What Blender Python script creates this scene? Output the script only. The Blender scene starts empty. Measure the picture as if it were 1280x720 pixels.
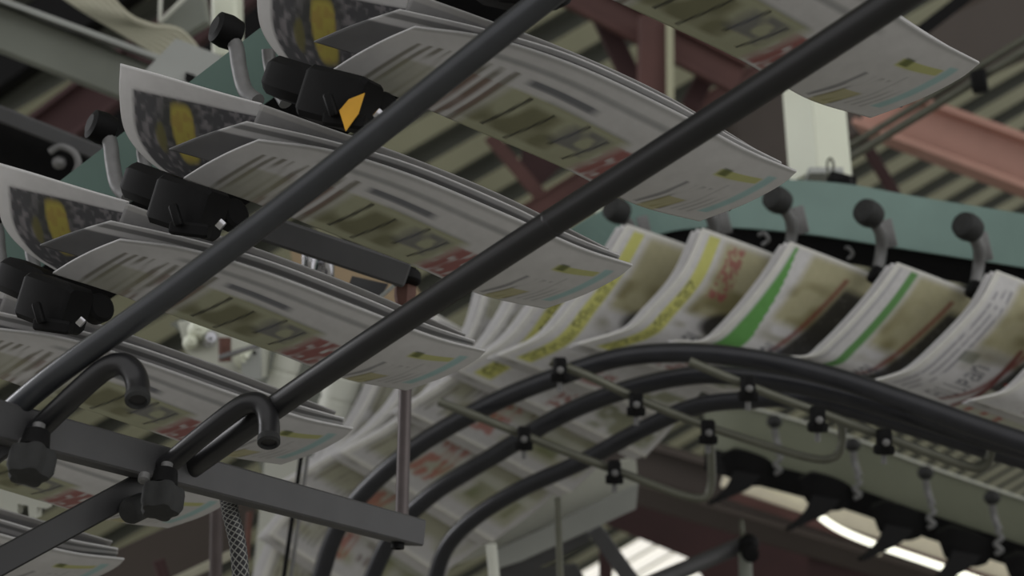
import bpy, math, random
import numpy as np
from mathutils import Vector
random.seed(4)
C = bpy.context.scene.collection
scn = bpy.context.scene

# ------------------------------------------------------------------ camera
FPX = 1900.0
PITCH = math.radians(22)
CAM = Vector((0, 0, 1.6))
F = Vector((0, math.cos(PITCH), math.sin(PITCH)))
U = Vector((0, -math.sin(PITCH), math.cos(PITCH)))
R = Vector((1, 0, 0))
cam_d = bpy.data.cameras.new('camera'); cam = bpy.data.objects.new('camera', cam_d); C.objects.link(cam)
cam.location = CAM; cam.rotation_euler = (math.pi/2 + PITCH, 0, 0)
cam_d.sensor_width = 36; cam_d.lens = FPX/1280*36
cam_d.dof.use_dof = True; cam_d.dof.focus_distance = 1.12; cam_d.dof.aperture_fstop = 8
scn.camera = cam
scn.view_settings.view_transform = 'Standard'; scn.view_settings.look = 'None'
scn.view_settings.gamma = 1; scn.view_settings.exposure = 0; scn.view_settings.use_curve_mapping = False

def P(px, py, d):
    return CAM + R*((px-640)/FPX*d) + U*((360-py)/FPX*d) + F*d
def PZ(px, py, z):
    v = R*((px-640)/FPX) + U*((360-py)/FPX) + F
    return CAM + v*((z-CAM.z)/v.z)

# ------------------------------------------------------------------ materials
def lin(c):
    c = c/255.0
    return c/12.92 if c <= .04045 else ((c+.055)/1.055)**2.4
def rgb(r, g, b): return (lin(r), lin(g), lin(b), 1)
def mat(name, c, rough=.5, metal=0.0, noise=.12, scale=60, bump=0.0, emit=0, wear=None):
    m = bpy.data.materials.new(name); m.use_nodes = True
    nt = m.node_tree; bs = nt.nodes['Principled BSDF']
    bs.inputs['Roughness'].default_value = rough; bs.inputs['Metallic'].default_value = metal
    tc = nt.nodes.new('ShaderNodeTexCoord')
    nz = nt.nodes.new('ShaderNodeTexNoise'); nz.inputs['Scale'].default_value = scale; nz.inputs['Detail'].default_value = 4
    nt.links.new(tc.outputs['Object'], nz.inputs['Vector'])
    rp = nt.nodes.new('ShaderNodeValToRGB')
    col = rgb(*c)
    lo = tuple(x*(1-noise) for x in col[:3])+(1,); hi = tuple(min(1, x*(1+noise)) for x in col[:3])+(1,)
    rp.color_ramp.elements[0].position = .3; rp.color_ramp.elements[1].position = .7
    rp.color_ramp.elements[0].color = lo; rp.color_ramp.elements[1].color = hi
    nt.links.new(nz.outputs['Fac'], rp.inputs['Fac'])
    nt.links.new(rp.outputs['Color'], bs.inputs['Base Color'])
    if bump:
        bp = nt.nodes.new('ShaderNodeBump'); bp.inputs['Strength'].default_value = bump; bp.inputs['Distance'].default_value = .002
        nt.links.new(nz.outputs['Fac'], bp.inputs['Height']); nt.links.new(bp.outputs['Normal'], bs.inputs['Normal'])
    if max(c) < 20: bs.inputs['Specular IOR Level'].default_value = .15
    if emit:
        nt.links.new(rp.outputs['Color'], bs.inputs['Emission Color']); bs.inputs['Emission Strength'].default_value = emit
    return m
def mat_print(name, rough=.65):
    m = bpy.data.materials.new(name); m.use_nodes = True
    nt = m.node_tree; bs = nt.nodes['Principled BSDF']; bs.inputs['Roughness'].default_value = rough
    at = nt.nodes.new('ShaderNodeAttribute'); at.attribute_name = 'print'
    nz = nt.nodes.new('ShaderNodeTexNoise'); nz.inputs['Scale'].default_value = 90; nz.inputs['Detail'].default_value = 3
    tc = nt.nodes.new('ShaderNodeTexCoord'); nt.links.new(tc.outputs['Object'], nz.inputs['Vector'])
    mp = nt.nodes.new('ShaderNodeMapRange'); mp.inputs['To Min'].default_value = .88; mp.inputs['To Max'].default_value = 1.08
    nt.links.new(nz.outputs['Fac'], mp.inputs['Value'])
    mx = nt.nodes.new('ShaderNodeMix'); mx.data_type = 'RGBA'; mx.blend_type = 'MULTIPLY'; mx.inputs[0].default_value = 1
    nt.links.new(at.outputs['Color'], mx.inputs[6]); nt.links.new(mp.outputs['Result'], mx.inputs[7])
    nt.links.new(mx.outputs[2], bs.inputs['Base Color'])
    return m
def mat_braid(name):
    m = mat(name, (40, 40, 42), .5, .3)
    nt = m.node_tree; bs = nt.nodes['Principled BSDF']
    uv = nt.nodes.new('ShaderNodeUVMap')
    w = []
    for sx in (1, -1):
        mp = nt.nodes.new('ShaderNodeMapping'); mp.inputs['Scale'].default_value = (1, 1, 1)
        wv = nt.nodes.new('ShaderNodeTexWave'); wv.inputs['Scale'].default_value = 1.0; wv.bands_direction = 'DIAGONAL'
        mp.inputs['Scale'].default_value = (sx*2.2, 7.0, 0)
        nt.links.new(uv.outputs['UV'], mp.inputs['Vector']); nt.links.new(mp.outputs['Vector'], wv.inputs['Vector']); w.append(wv)
    mm = nt.nodes.new('ShaderNodeMath'); mm.operation = 'MAXIMUM'
    nt.links.new(w[0].outputs['Fac'], mm.inputs[0]); nt.links.new(w[1].outputs['Fac'], mm.inputs[1])
    r = nt.nodes.new('ShaderNodeValToRGB'); r.color_ramp.elements[0].position = .8; r.color_ramp.elements[1].position = .97
    r.color_ramp.elements[0].color = rgb(38, 38, 42); r.color_ramp.elements[1].color = rgb(135, 135, 132)
    nt.links.new(mm.outputs[0], r.inputs['Fac']); nt.links.new(r.outputs['Color'], bs.inputs['Base Color'])
    return m
M = dict(
    bar=mat('grey_painted_tube', (62, 64, 68), .3, .3, .1, 40),
    barblack=mat('black_painted_tube', (34, 34, 36), .36, .1, .1, 40),
    frame=mat('dark_grey_enamel', (72, 72, 74), .5, .1, .1, 30),
    black=mat('black_plastic', (16, 16, 17), .6, 0, .2, 80),
    rubber=mat('black_rubber', (34, 35, 35), .75, 0, .2, 120, .3),
    lever=mat('cast_grey_lever', (112, 112, 112), .5, .3, .15, 70, .3),
    chrome=mat('chrome', (200, 200, 205), .15, 1, .03),
    brownrod=mat('brown_grey_steel', (82, 74, 74), .45, .4, .12, 50),
    rust=mat('rusty_brown', (96, 66, 58), .7, .2, .2, 60, .3),
    green=mat('sage_green_enamel', (120, 146, 139), .45, 0, .07, 12),
    olive=mat('olive_grey_steel', (98, 99, 88), .4, .35, .12, 40),
    olivepl=mat('olive_enamel', (124, 128, 110), .5, 0, .08, 10),
    rod=mat('black_plastic_rail', (36, 37, 42), .32, .1, .15, 40),
    red=mat('oxide_red_primer', (84, 54, 50), .65, 0, .2, 6),
    dred=mat('dark_oxide_red', (56, 32, 33), .7, 0, .25, 5),
    pink=mat('salmon_primer', (178, 136, 122), .5, 0, .16, 4),
    cream=mat('cream_paint', (222, 226, 208), .5, 0, .03, 8),
    white=mat('off_white_enamel', (196, 198, 188), .5, 0, .08, 8),
    lgrey=mat('galvanised_grey', (165, 168, 165), .45, .2, .08, 10),
    mgrey=mat('mid_grey_paint', (120, 124, 116), .55, 0, .1, 8),
    cable=mat('cream_cable_sheath', (168, 166, 148), .5, 0, .08, 30),
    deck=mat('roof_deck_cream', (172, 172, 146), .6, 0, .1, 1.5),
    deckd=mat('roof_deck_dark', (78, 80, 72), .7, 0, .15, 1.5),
    brown=mat('brown_duct', (70, 62, 57), .6, 0, .12, 3),
    tan=mat('tan_board', (160, 140, 112), .7, 0, .1, 5),
    floor=mat('concrete', (150, 148, 140), .8, 0, .12, 3),
    lamp=mat('lamp_tube_glow', (255, 255, 235), .4, 0, .01, emit=1.6),
    sky=mat('daylight_panel', (255, 250, 240), .5, 0, .02, emit=.8),
    paper=mat_print('printed_newsprint'),
    braid=mat_braid('braided_hose_sheath'),
    ledge=mat('reflector_cream', (225, 218, 195), .5, 0, .04),
)

# ------------------------------------------------------------------ geometry
def cat(pts, n):
    """Catmull-Rom through pts, n samples overall"""
    p = [np.array(q, float) for q in pts]
    p = [2*p[0]-p[1]] + p + [2*p[-1]-p[-2]]
    out = []
    seg = len(p)-3
    for i in range(n):
        t = i/(n-1)*seg; k = min(int(t), seg-1); t -= k
        a, b, c, d = p[k:k+4]
        out.append(.5*((2*b)+(-a+c)*t+(2*a-5*b+4*c-d)*t*t+(-a+3*b-3*c+d)*t**3))
    return out
def tube(pts, r, seg=16, n=None, r2=None):
    """round tube through world points; r may be a list"""
    if n: pts = [Vector(q) for q in cat(pts, n)]
    pts = [Vector(q) for q in pts]
    N = len(pts); V = []; Fc = []; UV = []
    t0 = (pts[1]-pts[0]).normalized()
    a = t0.orthogonal().normalized()
    L = 0
    for i, p in enumerate(pts):
        t = ((pts[min(i+1, N-1)]-pts[max(i-1, 0)])).normalized()
        a = (a - t*a.dot(t)).normalized(); b = t.cross(a)
        rr = r[i] if isinstance(r, (list, tuple)) else r
        if i: L += (pts[i]-pts[i-1]).length
        for s in range(seg):
            w = 2*math.pi*s/seg
            V.append(p + a*(rr*math.cos(w)) + b*(rr*math.sin(w)))
    for i in range(N-1):
        for s in range(seg):
            s2 = (s+1) % seg
            Fc.append((i*seg+s, i*seg+s2, (i+1)*seg+s2, (i+1)*seg+s))
    Fc.append(tuple(range(seg-1, -1, -1))); Fc.append(tuple((N-1)*seg+s for s in range(seg)))
    return V, Fc
def hollow_end(p, q, r, depth=.012):
    """short pipe mouth: rim ring plus recessed disc, from p towards q (outwards at q)"""
    ax = (q-p).normalized()
    return lathe(p, ax, [(r, 0), (r*1.04, .001), (r*1.04, .006), (r*.78, .008), (r*.62, -.002), (0, -.004)])
def lathe(p, ax, prof, seg=20, lobes=0, la=0):
    ax = Vector(ax).normalized(); a = ax.orthogonal().normalized(); b = ax.cross(a)
    V = []; Fc = []
    for (r, h) in prof:
        for s in range(seg):
            w = 2*math.pi*s/seg
            rr = r*(1+la*math.cos(lobes*w)) if lobes else r
            V.append(Vector(p) + ax*h + a*(rr*math.cos(w)) + b*(rr*math.sin(w)))
    for i in range(len(prof)-1):
        for s in range(seg):
            s2 = (s+1) % seg
            Fc.append((i*seg+s, i*seg+s2, (i+1)*seg+s2, (i+1)*seg+s))
    Fc.append(tuple(range(seg-1, -1, -1))); Fc.append(tuple((len(prof)-1)*seg+s for s in range(seg)))
    return V, Fc
def ball(p, r, sq=1.0, ax=(0, 0, 1)):
    return lathe(p, ax, [(r*math.sin(math.pi*i/10)+1e-5, -r*sq*math.cos(math.pi*i/10)) for i in range(11)], 18)
def bar(p0, p1, w, h, up=None, ch=.12):
    """rectangular bar with chamfered edges between two points; w across, h along up"""
    p0 = Vector(p0); p1 = Vector(p1); t = (p1-p0).normalized()
    up = Vector(up) if up else Vector((0, 0, 1))
    u = (up - t*up.dot(t)).normalized(); s = t.cross(u)
    c = min(w, h)*ch
    prof = [(-w/2+c, -h/2), (w/2-c, -h/2), (w/2, -h/2+c), (w/2, h/2-c), (w/2-c, h/2), (-w/2+c, h/2), (-w/2, h/2-c), (-w/2, -h/2+c)]
    V = []; ends = [(p0, 1-ch), (p0+t*c, 1), (p1-t*c, 1), (p1, 1-ch)]
    for (q, k) in ends:
        for (x, y) in prof: V.append(q + s*(x*k) + u*(y*k))
    Fc = []
    for i in range(3):
        for k in range(8):
            k2 = (k+1) % 8
            Fc.append((i*8+k, i*8+k2, (i+1)*8+k2, (i+1)*8+k))
    Fc.append(tuple(range(7, -1, -1))); Fc.append(tuple(24+k for k in range(8)))
    return V, Fc
def ibeam(p0, p1, w, h, up=None, tf=.1):
    p0 = Vector(p0); p1 = Vector(p1); t = (p1-p0).normalized(); up = Vector(up) if up else Vector((0, 0, 1))
    u = (up - t*up.dot(t)).normalized()
    g = [bar(p0+u*(h/2-h*tf/2), p1+u*(h/2-h*tf/2), w, h*tf, u), bar(p0-u*(h/2-h*tf/2), p1-u*(h/2-h*tf/2), w, h*tf, u), bar(p0, p1, w*.12, h*(1-2*tf)*1.02, u)]
    return merge(*g)
def channel(p0, p1, w, h, up, th=.12):
    p0 = Vector(p0); p1 = Vector(p1); t = (p1-p0).normalized(); up = Vector(up)
    u = (up - t*up.dot(t)).normalized(); s = t.cross(u)
    return merge(bar(p0, p1, w, h*th, u), bar(p0+s*w/2+u*h/2, p1+s*w/2+u*h/2, w*th, h, u), bar(p0-s*w/2+u*h/2, p1-s*w/2+u*h/2, w*th, h, u))
def prism(pxs, d, th):
    """solid plate whose near face has the outline pxs [(px,py[,d])], thickness away from the camera"""
    A = [P(q[0], q[1], q[2] if len(q) > 2 else d) for q in pxs]
    nrm = (A[1]-A[0]).cross(A[2]-A[0]).normalized()
    if nrm.dot(F) < 0: nrm = -nrm
    B = [a+nrm*th for a in A]; n = len(A)
    return A+B, [tuple(range(n)), tuple(range(2*n-1, n-1, -1))] + [(i, i+n, (i+1) % n+n, (i+1) % n) for i in range(n)]
def ribbon(top, bot, th, n=40):
    """curved solid plate between two edge curves of world points"""
    T = [Vector(q) for q in cat(top, n)]; B = [Vector(q) for q in cat(bot, n)]
    V = []; Fc = []
    for i in range(n):
        nr = (T[min(i+1, n-1)]-T[max(i-1, 0)]).cross(B[i]-T[i]).normalized()
        if nr.dot(F) < 0: nr = -nr
        V += [T[i], B[i], B[i]+nr*th, T[i]+nr*th]
    for i in range(n-1):
        for k in range(4):
            k2 = (k+1) % 4
            Fc.append((i*4+k, i*4+k2, (i+1)*4+k2, (i+1)*4+k))
    Fc += [(3, 2, 1, 0), tuple((n-1)*4+k for k in range(4))]
    return V, Fc
def merge(*gs):
    V = []; Fc = []
    for v, f in gs:
        o = len(V); V += list(v); Fc += [tuple(i+o for i in q) for q in f]
    return V, Fc
def mesh(name, geo, m, org, smooth=True):
    V, Fc = geo
    me = bpy.data.meshes.new(name)
    me.from_pydata([tuple(Vector(v)-org) for v in V], [], Fc); me.validate(); me.update()
    ms = m if isinstance(m, (list, tuple)) else [m]
    for q in ms: me.materials.append(q)
    import bmesh
    bm = bmesh.new(); bm.from_mesh(me); bmesh.ops.recalc_face_normals(bm, faces=bm.faces[:])
    for f in bm.faces: f.smooth = smooth and len(f.verts) <= 4
    for e in bm.edges:
        if len(e.link_faces) == 2 and e.calc_face_angle(0) > .6: e.smooth = False
    bm.to_mesh(me); bm.free()
    return me
def tag(o, label, c, group=None, kind=None):
    if label: o['label'] = label
    if c: o['category'] = c
    if group: o['group'] = group
    if kind: o['kind'] = kind
def cen(geo):
    s = Vector((0, 0, 0))
    for v in geo[0]: s += Vector(v)
    return s/len(geo[0])
def solo(name, geo, m, label, c, group=None, smooth=True):
    org = cen(geo); o = bpy.data.objects.new(name, mesh(name, geo, m, org, smooth)); o.location = org; C.objects.link(o)
    tag(o, label, c, group); return o
def struct(name, geo, m, smooth=False):
    o = bpy.data.objects.new(name, mesh(name, geo, m, Vector((0, 0, 0)), smooth)); C.objects.link(o); o['kind'] = 'structure'; return o
class Thing:
    def __init__(s, name, org, label, c, group=None):
        s.o = bpy.data.objects.new(name, None); s.o.empty_display_size = .05; s.org = Vector(org); s.o.location = s.org
        C.objects.link(s.o); tag(s.o, label, c, group)
    def part(s, name, geo, m, parent=None, label=None, smooth=True):
        o = bpy.data.objects.new(name, mesh(name, geo, m, s.org, smooth)); C.objects.link(o); o.parent = parent or s.o
        if label: o['label'] = label
        return o
def dup(root, loc, label, group=None, rot=None):
    r = root.copy(); C.objects.link(r); r.location = loc; r['label'] = label
    if rot: r.rotation_euler = rot
    if group: r['group'] = group
    for ch in list(root.children):
        c = ch.copy(); C.objects.link(c); c.parent = r
        for g in list(ch.children):
            d = g.copy(); C.objects.link(d); d.parent = c
    return r

# ------------------------------------------------------------------ printed sheets
def surf(grid, nu, nv):
    """grid[v][u] = (px,py,d) control points -> nv x nu world points"""
    rows = []
    for row in grid:
        rows.append(np.array(cat(row, nu)))
    rows = np.array(rows)                       # V x nu x 3
    cols = np.array([cat(list(rows[:, i, :]), nv) for i in range(nu)])   # nu x nv x 3
    return cols.transpose(1, 0, 2)              # nv x nu x 3
def sheet(t, name, grid, nu, nv, fn, th=.0016, parent=None, label=None):
    g = surf(grid, nu, nv)
    w = [[P(*g[j, i]) for i in range(nu)] for j in range(nv)]
    V = [tuple(w[j][i]-t.org) for j in range(nv) for i in range(nu)]
    Fc = [(j*nu+i, j*nu+i+1, (j+1)*nu+i+1, (j+1)*nu+i) for j in range(nv-1) for i in range(nu-1)]
    me = bpy.data.meshes.new(name); me.from_pydata(V, [], Fc); me.update()
    me.materials.append(M['paper'])
    uu, vv = np.meshgrid(np.linspace(0, 1, nu), np.linspace(0, 1, nv))
    col = fn(uu, vv)                            # nv x nu x 3, linear albedo
    at = me.color_attributes.new('print', 'FLOAT_COLOR', 'POINT')
    rgba = np.ones((nv*nu, 4), np.float32); rgba[:, :3] = np.clip(col.reshape(-1, 3), 0, 1)
    at.data.foreach_set('color', rgba.ravel())
    for p in me.polygons: p.use_smooth = True
    o = bpy.data.objects.new(name, me); C.objects.link(o); o.parent = parent or t.o
    md = o.modifiers.new('page_thickness', 'SOLIDIFY'); md.thickness = th; md.offset = 0
    if label: o['label'] = label
    return o
PAPER = np.array([lin(207), lin(206), lin(207)])
def c3(r, g, b): return np.array([lin(r), lin(g), lin(b)])
def base(u): return np.ones(u.shape+(3,))*PAPER
def noise(u, v, su, sv, seed):
    rs = np.random.RandomState(seed); g = rs.rand(int(sv)+3, int(su)+3)
    x = u*su; y = v*sv; i = x.astype(int); j = y.astype(int); fx = x-i; fy = y-j
    fx = fx*fx*(3-2*fx); fy = fy*fy*(3-2*fy)
    return (g[j, i]*(1-fx)+g[j, i+1]*fx)*(1-fy) + (g[j+1, i]*(1-fx)+g[j+1, i+1]*fx)*fy
def paint(c, mask, colr, a=1.0):
    m = (np.clip(mask, 0, 1)*a)[..., None]
    return c*(1-m) + np.asarray(colr)*m
def rect(u, v, u0, u1, v0, v1, s=.006):
    f = lambda x, a, b: np.clip((x-a)/s+.5, 0, 1)*np.clip((b-x)/s+.5, 0, 1)
    return f(u, u0, u1)*f(v, v0, v1)
GL = {'A': "01110 10001 10001 11111 10001 10001 10001", 'l': "00100 00100 00100 00100 00100 00100 00110",
      'p': "00000 00000 11110 10001 11110 10000 10000", 'a': "00000 00000 01110 00001 01111 10001 01111",
      'n': "00000 00000 10110 11001 10001 10001 10001", 'k': "00000 00000 10010 10100 11000 10100 10010",
      '3': "11110 00001 00001 01110 00001 00001 11110", '7': "11111 00001 00010 00100 01000 01000 01000",
      'P': "11110 10001 10001 11110 10000 10000 10000", '!': "00100 00100 00100 00100 00100 00000 00100", ' ': "00000 "*7}
def text(tx, ty, s):
    """tx along the line 0..len, ty 0..1 from top; mask"""
    m = np.zeros(tx.shape)
    for k, ch in enumerate(s):
        rows = GL[ch].split()
        for r in range(7):
            for q in range(5):
                if rows[r][q] == '1':
                    m = np.maximum(m, rect(tx, ty, k+q/6., k+(q+1)/6., r/7., (r+1)/7., .08))
    return m
def lines(c, u, v, u0, u1, v0, v1, n, colr, along='v', duty=.5, a=.8, seed=1, wf=34):
    """text lines: n lines stacked across, running along the given axis, broken into words"""
    x = u if along == 'v' else v; y = v if along == 'v' else u
    x0, x1 = (u0, u1) if along == 'v' else (v0, v1)
    ph = (x-x0)/(x1-x0)*n
    on = np.clip((duty-np.abs((ph % 1)-.5)*2+.2)/.4, 0, 1)
    w = noise(np.clip(ph/n, 0, 1), np.clip(y, 0, 1), n*1.0, wf, seed)
    on = on*np.clip((w-.25)*4, 0, 1)
    return paint(c, on*rect(u, v, u0, u1, v0, v1), colr, a)

# ================================================================== SETTING
H = 5.0
e = Vector((.865, -.187, .463)).normalized()
wd_ = Vector((0, .97, -.25)).normalized()
nr_ = e.cross(wd_).normalized()
Q = P(560, 190, 9.0); OFFS = nr_.dot(Q-CAM)
def PR(px, py, back=0.0):
    v = R*((px-640)/FPX) + U*((360-py)/FPX) + F
    return CAM + v*((OFFS-back)/nr_.dot(v))
per = .41
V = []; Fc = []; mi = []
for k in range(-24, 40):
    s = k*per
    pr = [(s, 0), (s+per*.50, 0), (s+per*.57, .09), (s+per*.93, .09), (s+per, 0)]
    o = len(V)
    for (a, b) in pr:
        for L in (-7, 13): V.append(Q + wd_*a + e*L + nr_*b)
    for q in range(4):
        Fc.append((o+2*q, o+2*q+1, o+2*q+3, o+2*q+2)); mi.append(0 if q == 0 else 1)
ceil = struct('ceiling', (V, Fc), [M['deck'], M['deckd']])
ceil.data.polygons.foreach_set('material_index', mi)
struct('floor', bar((0, -8, -.1), (0, 20, -.1), 40, .2, (0, 0, 1), .01), M['floor'])
struct('wall_back', bar((-20, 21, 2.5), (20, 21, 2.5), .2, 5.4, (0, 0, 1), .01), M['brown'])
# translucent daylight strips in the roof
gs = []
def eco(p):
    q = p-Q; g = e.dot(wd_); a = q.dot(e); b = q.dot(wd_)
    return (a-g*b)/(1-g*g), (b-g*a)/(1-g*g)
L0, W0 = eco(PR(850, 690)); k0 = int(W0//per)
for k in range(k0-2, k0+3):
    a = Q + wd_*((k+.25)*per) + e*(L0-1.1+.1*(k-k0)) - nr_*.03
    gs.append(bar(a, a+e*2.3, per*.62, .03, nr_))
struct('window_1', merge(*gs), M['sky'])

# ================================================================== OVERHEAD STRUCTURE BEHIND
def beam(px0, py0, px1, py1, d0, d1, wpx, m, name, label, c='beam', kind='bar', hpx=None, group=None, up=None):
    a = P(px0, py0, d0); b = P(px1, py1, d1); dm = (d0+d1)/2
    h = wpx*dm/FPX; w = (hpx or wpx*.6)*dm/FPX
    upv = up or (b-a).cross(F).cross(b-a) * 0 + F.cross(b-a)
    g = bar(a, b, w, h, upv) if kind == 'bar' else (ibeam(a, b, w, h, upv, .13) if kind == 'i' else tube([a, b], h/2))
    return solo(name, g, m, label, c, group, smooth=(kind == 'tube'))
beam(680, -30, 925, 98, 4.6, 4.6, 42, M['red'], 'steel_beam', 'red primed roof beam sloping down to the right behind the top newspaper', kind='i')
beam(817, 20, 815, 135, 4.5, 4.5, 38, M['red'], 'steel_post', 'short red primed steel post under the sloping roof beam')
beam(837, 25, 838, 140, 4.45, 4.45, 9, M['deck'], 'conduit', 'thin cream upright strip beside the short red post', 'pipe')
beam(752, 20, 798, 118, 4.7, 4.7, 26, M['dred'], 'steel_brace', 'dark red brace leaning left of the short red post', 'brace')
beam(902, 55, 862, 135, 4.7, 4.7, 24, M['dred'], 'steel_brace', 'dark red brace leaning right of the short red post', 'brace')
beam(655, 268, 1010, 52, 4.9, 4.9, 22, M['red'], 'steel_beam', 'brown red beam rising to the right between the two dark guide tubes', kind='i')
beam(612, 170, 690, 262, 5.0, 5.0, 17, M['red'], 'steel_brace', 'slim red brown brace above the third newspaper from the top', 'brace')
solo('gusset_plate', prism([(655, 178), (705, 205), (668, 240), (650, 200)], 5.05, .04), M['dred'], 'dark red triangular gusset plate next to the slim brace', 'plate', smooth=False)
beam(1085, 135, 1600, 326, 4.3, 3.7, 66, M['pink'], 'steel_beam', 'salmon pink painted steel beam at the right edge', kind='i', hpx=60)
beam(1080, 178, 1120, 245, 4.5, 4.5, 14, M['dred'], 'steel_brace', 'dark red brace below the salmon pink beam', 'brace')
beam(920, 190, 1330, 0, 4.9, 4.9, 95, M['brown'], 'air_duct', 'wide brown duct across the top right corner', 'duct')
beam(1150, 40, 1215, -10, 4.0, 4.0, 16, M['black'], 'cable_tray', 'short black tray against the brown duct in the top right', 'tray')
# conduits on the right
t = Thing('conduit_pair', P(1060, 197, 3.1), 'pair of parallel grey conduits sloping up right from the cream post', 'pipe')
for off, r in ((0, 5.5), (-15, 4.5)):
    t.part('conduit', tube([P(1030, 217+off, 3.15), P(1560, -107+off, 2.66)], r*3/FPX), M['olive'])
t.part('clamp', bar(P(1222, 88, 2.93), P(1226, 116, 2.93), .03, .03), M['black'])
# cream post above the green rail
t = Thing('support_post', P(1026, 225, 2.62), 'cream painted square post standing above the right green rail', 'post')
a = P(1026, 226, 2.62); b = a + Vector((0, 0, .32))
t.part('post', bar(a, b, .082, .074, Vector((-.62, 1, 0)), .04), M['cream'])
t.part('foot_plate', bar(a+Vector((-.03, 0, -.004)), a+Vector((.03, 0, -.004)), .1, .012), M['lgrey'])
t.part('clip', tube([P(1036, 222, 2.5), P(1034, 205, 2.5), P(1038, 198, 2.5), P(1042, 206, 2.5), P(1040, 222, 2.5)], .0022, 8, 20), M['olive'])
t.part('bracket', merge(bar(P(1035, 224, 2.48), P(1068, 232, 2.48), .03, .02), bar(P(1058, 222, 2.46), P(1062, 240, 2.46), .014, .014)), M['black'])
# cream post at top left and behind the second roller
beam(285, 75, 284, -25, 2.6, 2.6, 52, M['cream'], 'support_post', 'cream painted post at the top edge above the left conveyor', 'post', up=(0, 1, 0))
beam(757, 278, 757, 225, 2.75, 2.75, 42, M['cream'], 'support_post', 'small cream post stub behind the black roller, left of the right rail', 'post', up=(0, 1, 0))
# upper left: grey beam, cables, dark red girders
t = Thing('cable_ladder', P(60, 60, 2.3), 'grey box beam carrying cables across the top left corner', 'beam')
t.part('web', bar(P(-60, 12, 2.25), P(330, 168, 2.5), .05, .068, F.cross(P(330, 168, 2.5)-P(-60, 12, 2.25))), M['mgrey'], smooth=False)
t.part('flange', bar(P(-60, -21, 2.23), P(330, 122, 2.48), .09, .008, F.cross(P(330, 168, 2.5)-P(-60, 12, 2.25))), M['lgrey'], smooth=False)
for k in range(7):
    y = k*6
    solo('cable', tube([P(30+y*2.2, -40, 2.36+k*.01), P(95+y*1.6, 5+k*1.5, 2.36), P(150+y, 38-k*1.0, 2.38), P(205+y*.6, 72-k*5.2, 2.4), P(262, 108-k*4, 2.44)], .0055, 8, 24), M['cable'],
         'cream sheathed cable in the bundle lying over the grey beam', 'cable', 'cables of the bundle above the grey beam')
t = Thing('junction_bracket', P(230, 80, 2.2), 'pale grey folded bracket plate behind the left conveyor rail', 'bracket')
t.part('plate', prism([(178, 92), (220, 48), (278, 70), (240, 122), (196, 108)], 2.2, .03), M['lgrey'], smooth=False)
t.part('slot', prism([(232, 90), (244, 94), (240, 106), (231, 101)], 2.195, .01), M['black'], smooth=False)
t = Thing('channel_bracket', P(225, 18, 2.5), 'small grey channel bracket at the top edge beside the cream post', 'bracket')
t.part('channel', prism([(200, 26), (228, -4), (252, -12), (258, 26), (232, 42), (208, 38)], 2.5, .04), M['mgrey'], smooth=False)
t.part('lip', bar(P(201, -10, 2.48), P(200, 28, 2.48), .006, .006), M['white'])
t.part('lip', bar(P(200, 28, 2.48), P(232, -4, 2.48), .006, .006), M['white'])
beam(-60, 255, 360, -60, 4.8, 4.8, 55, M['dred'], 'steel_beam', 'dark red girder rising behind the grey box beam at top left', kind='i')
beam(60, 330, 520, -30, 5.4, 5.4, 62, M['dred'], 'steel_beam', 'second dark red girder, lower one behind the left conveyor')
beam(-60, 120, 240, -90, 5.6, 5.6, 70, M['black'], 'cable_tray', 'black tray beyond the dark red girders at top left', 'tray')
beam(-60, 330, 420, 10, 5.9, 5.9, 120, M['black'], 'air_duct', 'wide black duct beyond the girders behind the left conveyor', 'duct')
beam(250, 60, 480, -110, 5.6, 5.6, 90, M['black'], 'air_duct', 'black duct behind the cream post at the top edge', 'duct')
t = Thing('machine_beam', P(50, 180, 1.95), 'dark grey machine beam with pale lip at the left edge', 'beam')
uq = F.cross(P(160, 200, 2.0)-P(-40, 125, 1.9))
t.part('lip', bar(P(-40, 126, 1.88), P(160, 206, 1.98), .04, .02, uq), M['frame'], smooth=False)
t.part('web', bar(P(-40, 172, 1.96), P(170, 252, 2.06), .03, .085, uq), M['black'], smooth=False)
t.part('hook', tube([P(62, 190, 1.92), P(75, 183, 1.92), P(92, 190, 1.92), P(98, 205, 1.92), P(92, 222, 1.92)], .0045, 10, 20), M['lever'])
t.part('bolt', ball(P(74, 203, 1.93), .009), M['lever'])

# lower right backdrop: beams, lamp, tubes
beam(745, 560, 1330, 735, 4.2, 3.9, 56, M['brown'], 'steel_beam', 'long grey brown beam running under the empty grippers', kind='i', hpx=60)
beam(745, 600, 1330, 775, 4.4, 4.1, 30, M['brown'], 'steel_beam', 'thin brown beam directly under the long grey brown beam')
solo('steel_plate', prism([(755, 655), (796, 628), (880, 648), (1010, 690), (1010, 760), (880, 725), (865, 700)], 4.6, .06), M['dred'], 'dark red steel plate right of the white chute', 'plate', smooth=False)
beam(880, 680, 1300, 790, 5.0, 5.0, 70, M['dred'], 'steel_beam', 'dark red girder at the bottom edge under the lamp', kind='i')
t = Thing('ceiling_lamp', P(1100, 670, 3.7), 'lit fluorescent lamp with cream reflector behind the empty grippers', 'lamp')
uq = F.cross(P(1300, 726, 3.6)-P(905, 592, 3.8))
t.part('reflector', bar(P(905, 594, 3.86), P(1310, 728, 3.66), .05, .062, uq), M['ledge'], smooth=False)
t.part('housing', bar(P(905, 616, 3.8), P(1310, 750, 3.6), .04, .022, uq), M['red'], smooth=False)
t.part('tube', tube([P(1018, 632, 3.6), P(1026, 646, 3.58), P(1050, 662, 3.56), P(1090, 679, 3.54), P(1172, 707, 3.52), P(1310, 756, 3.5)], .0078, 14, 40), M['lamp'], label='glowing white tube')
t.part('lamp_holder', tube([P(1099, 680, 3.48), P(1099, 694, 3.48)], [.008, .005]), M['ledge'])
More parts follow.
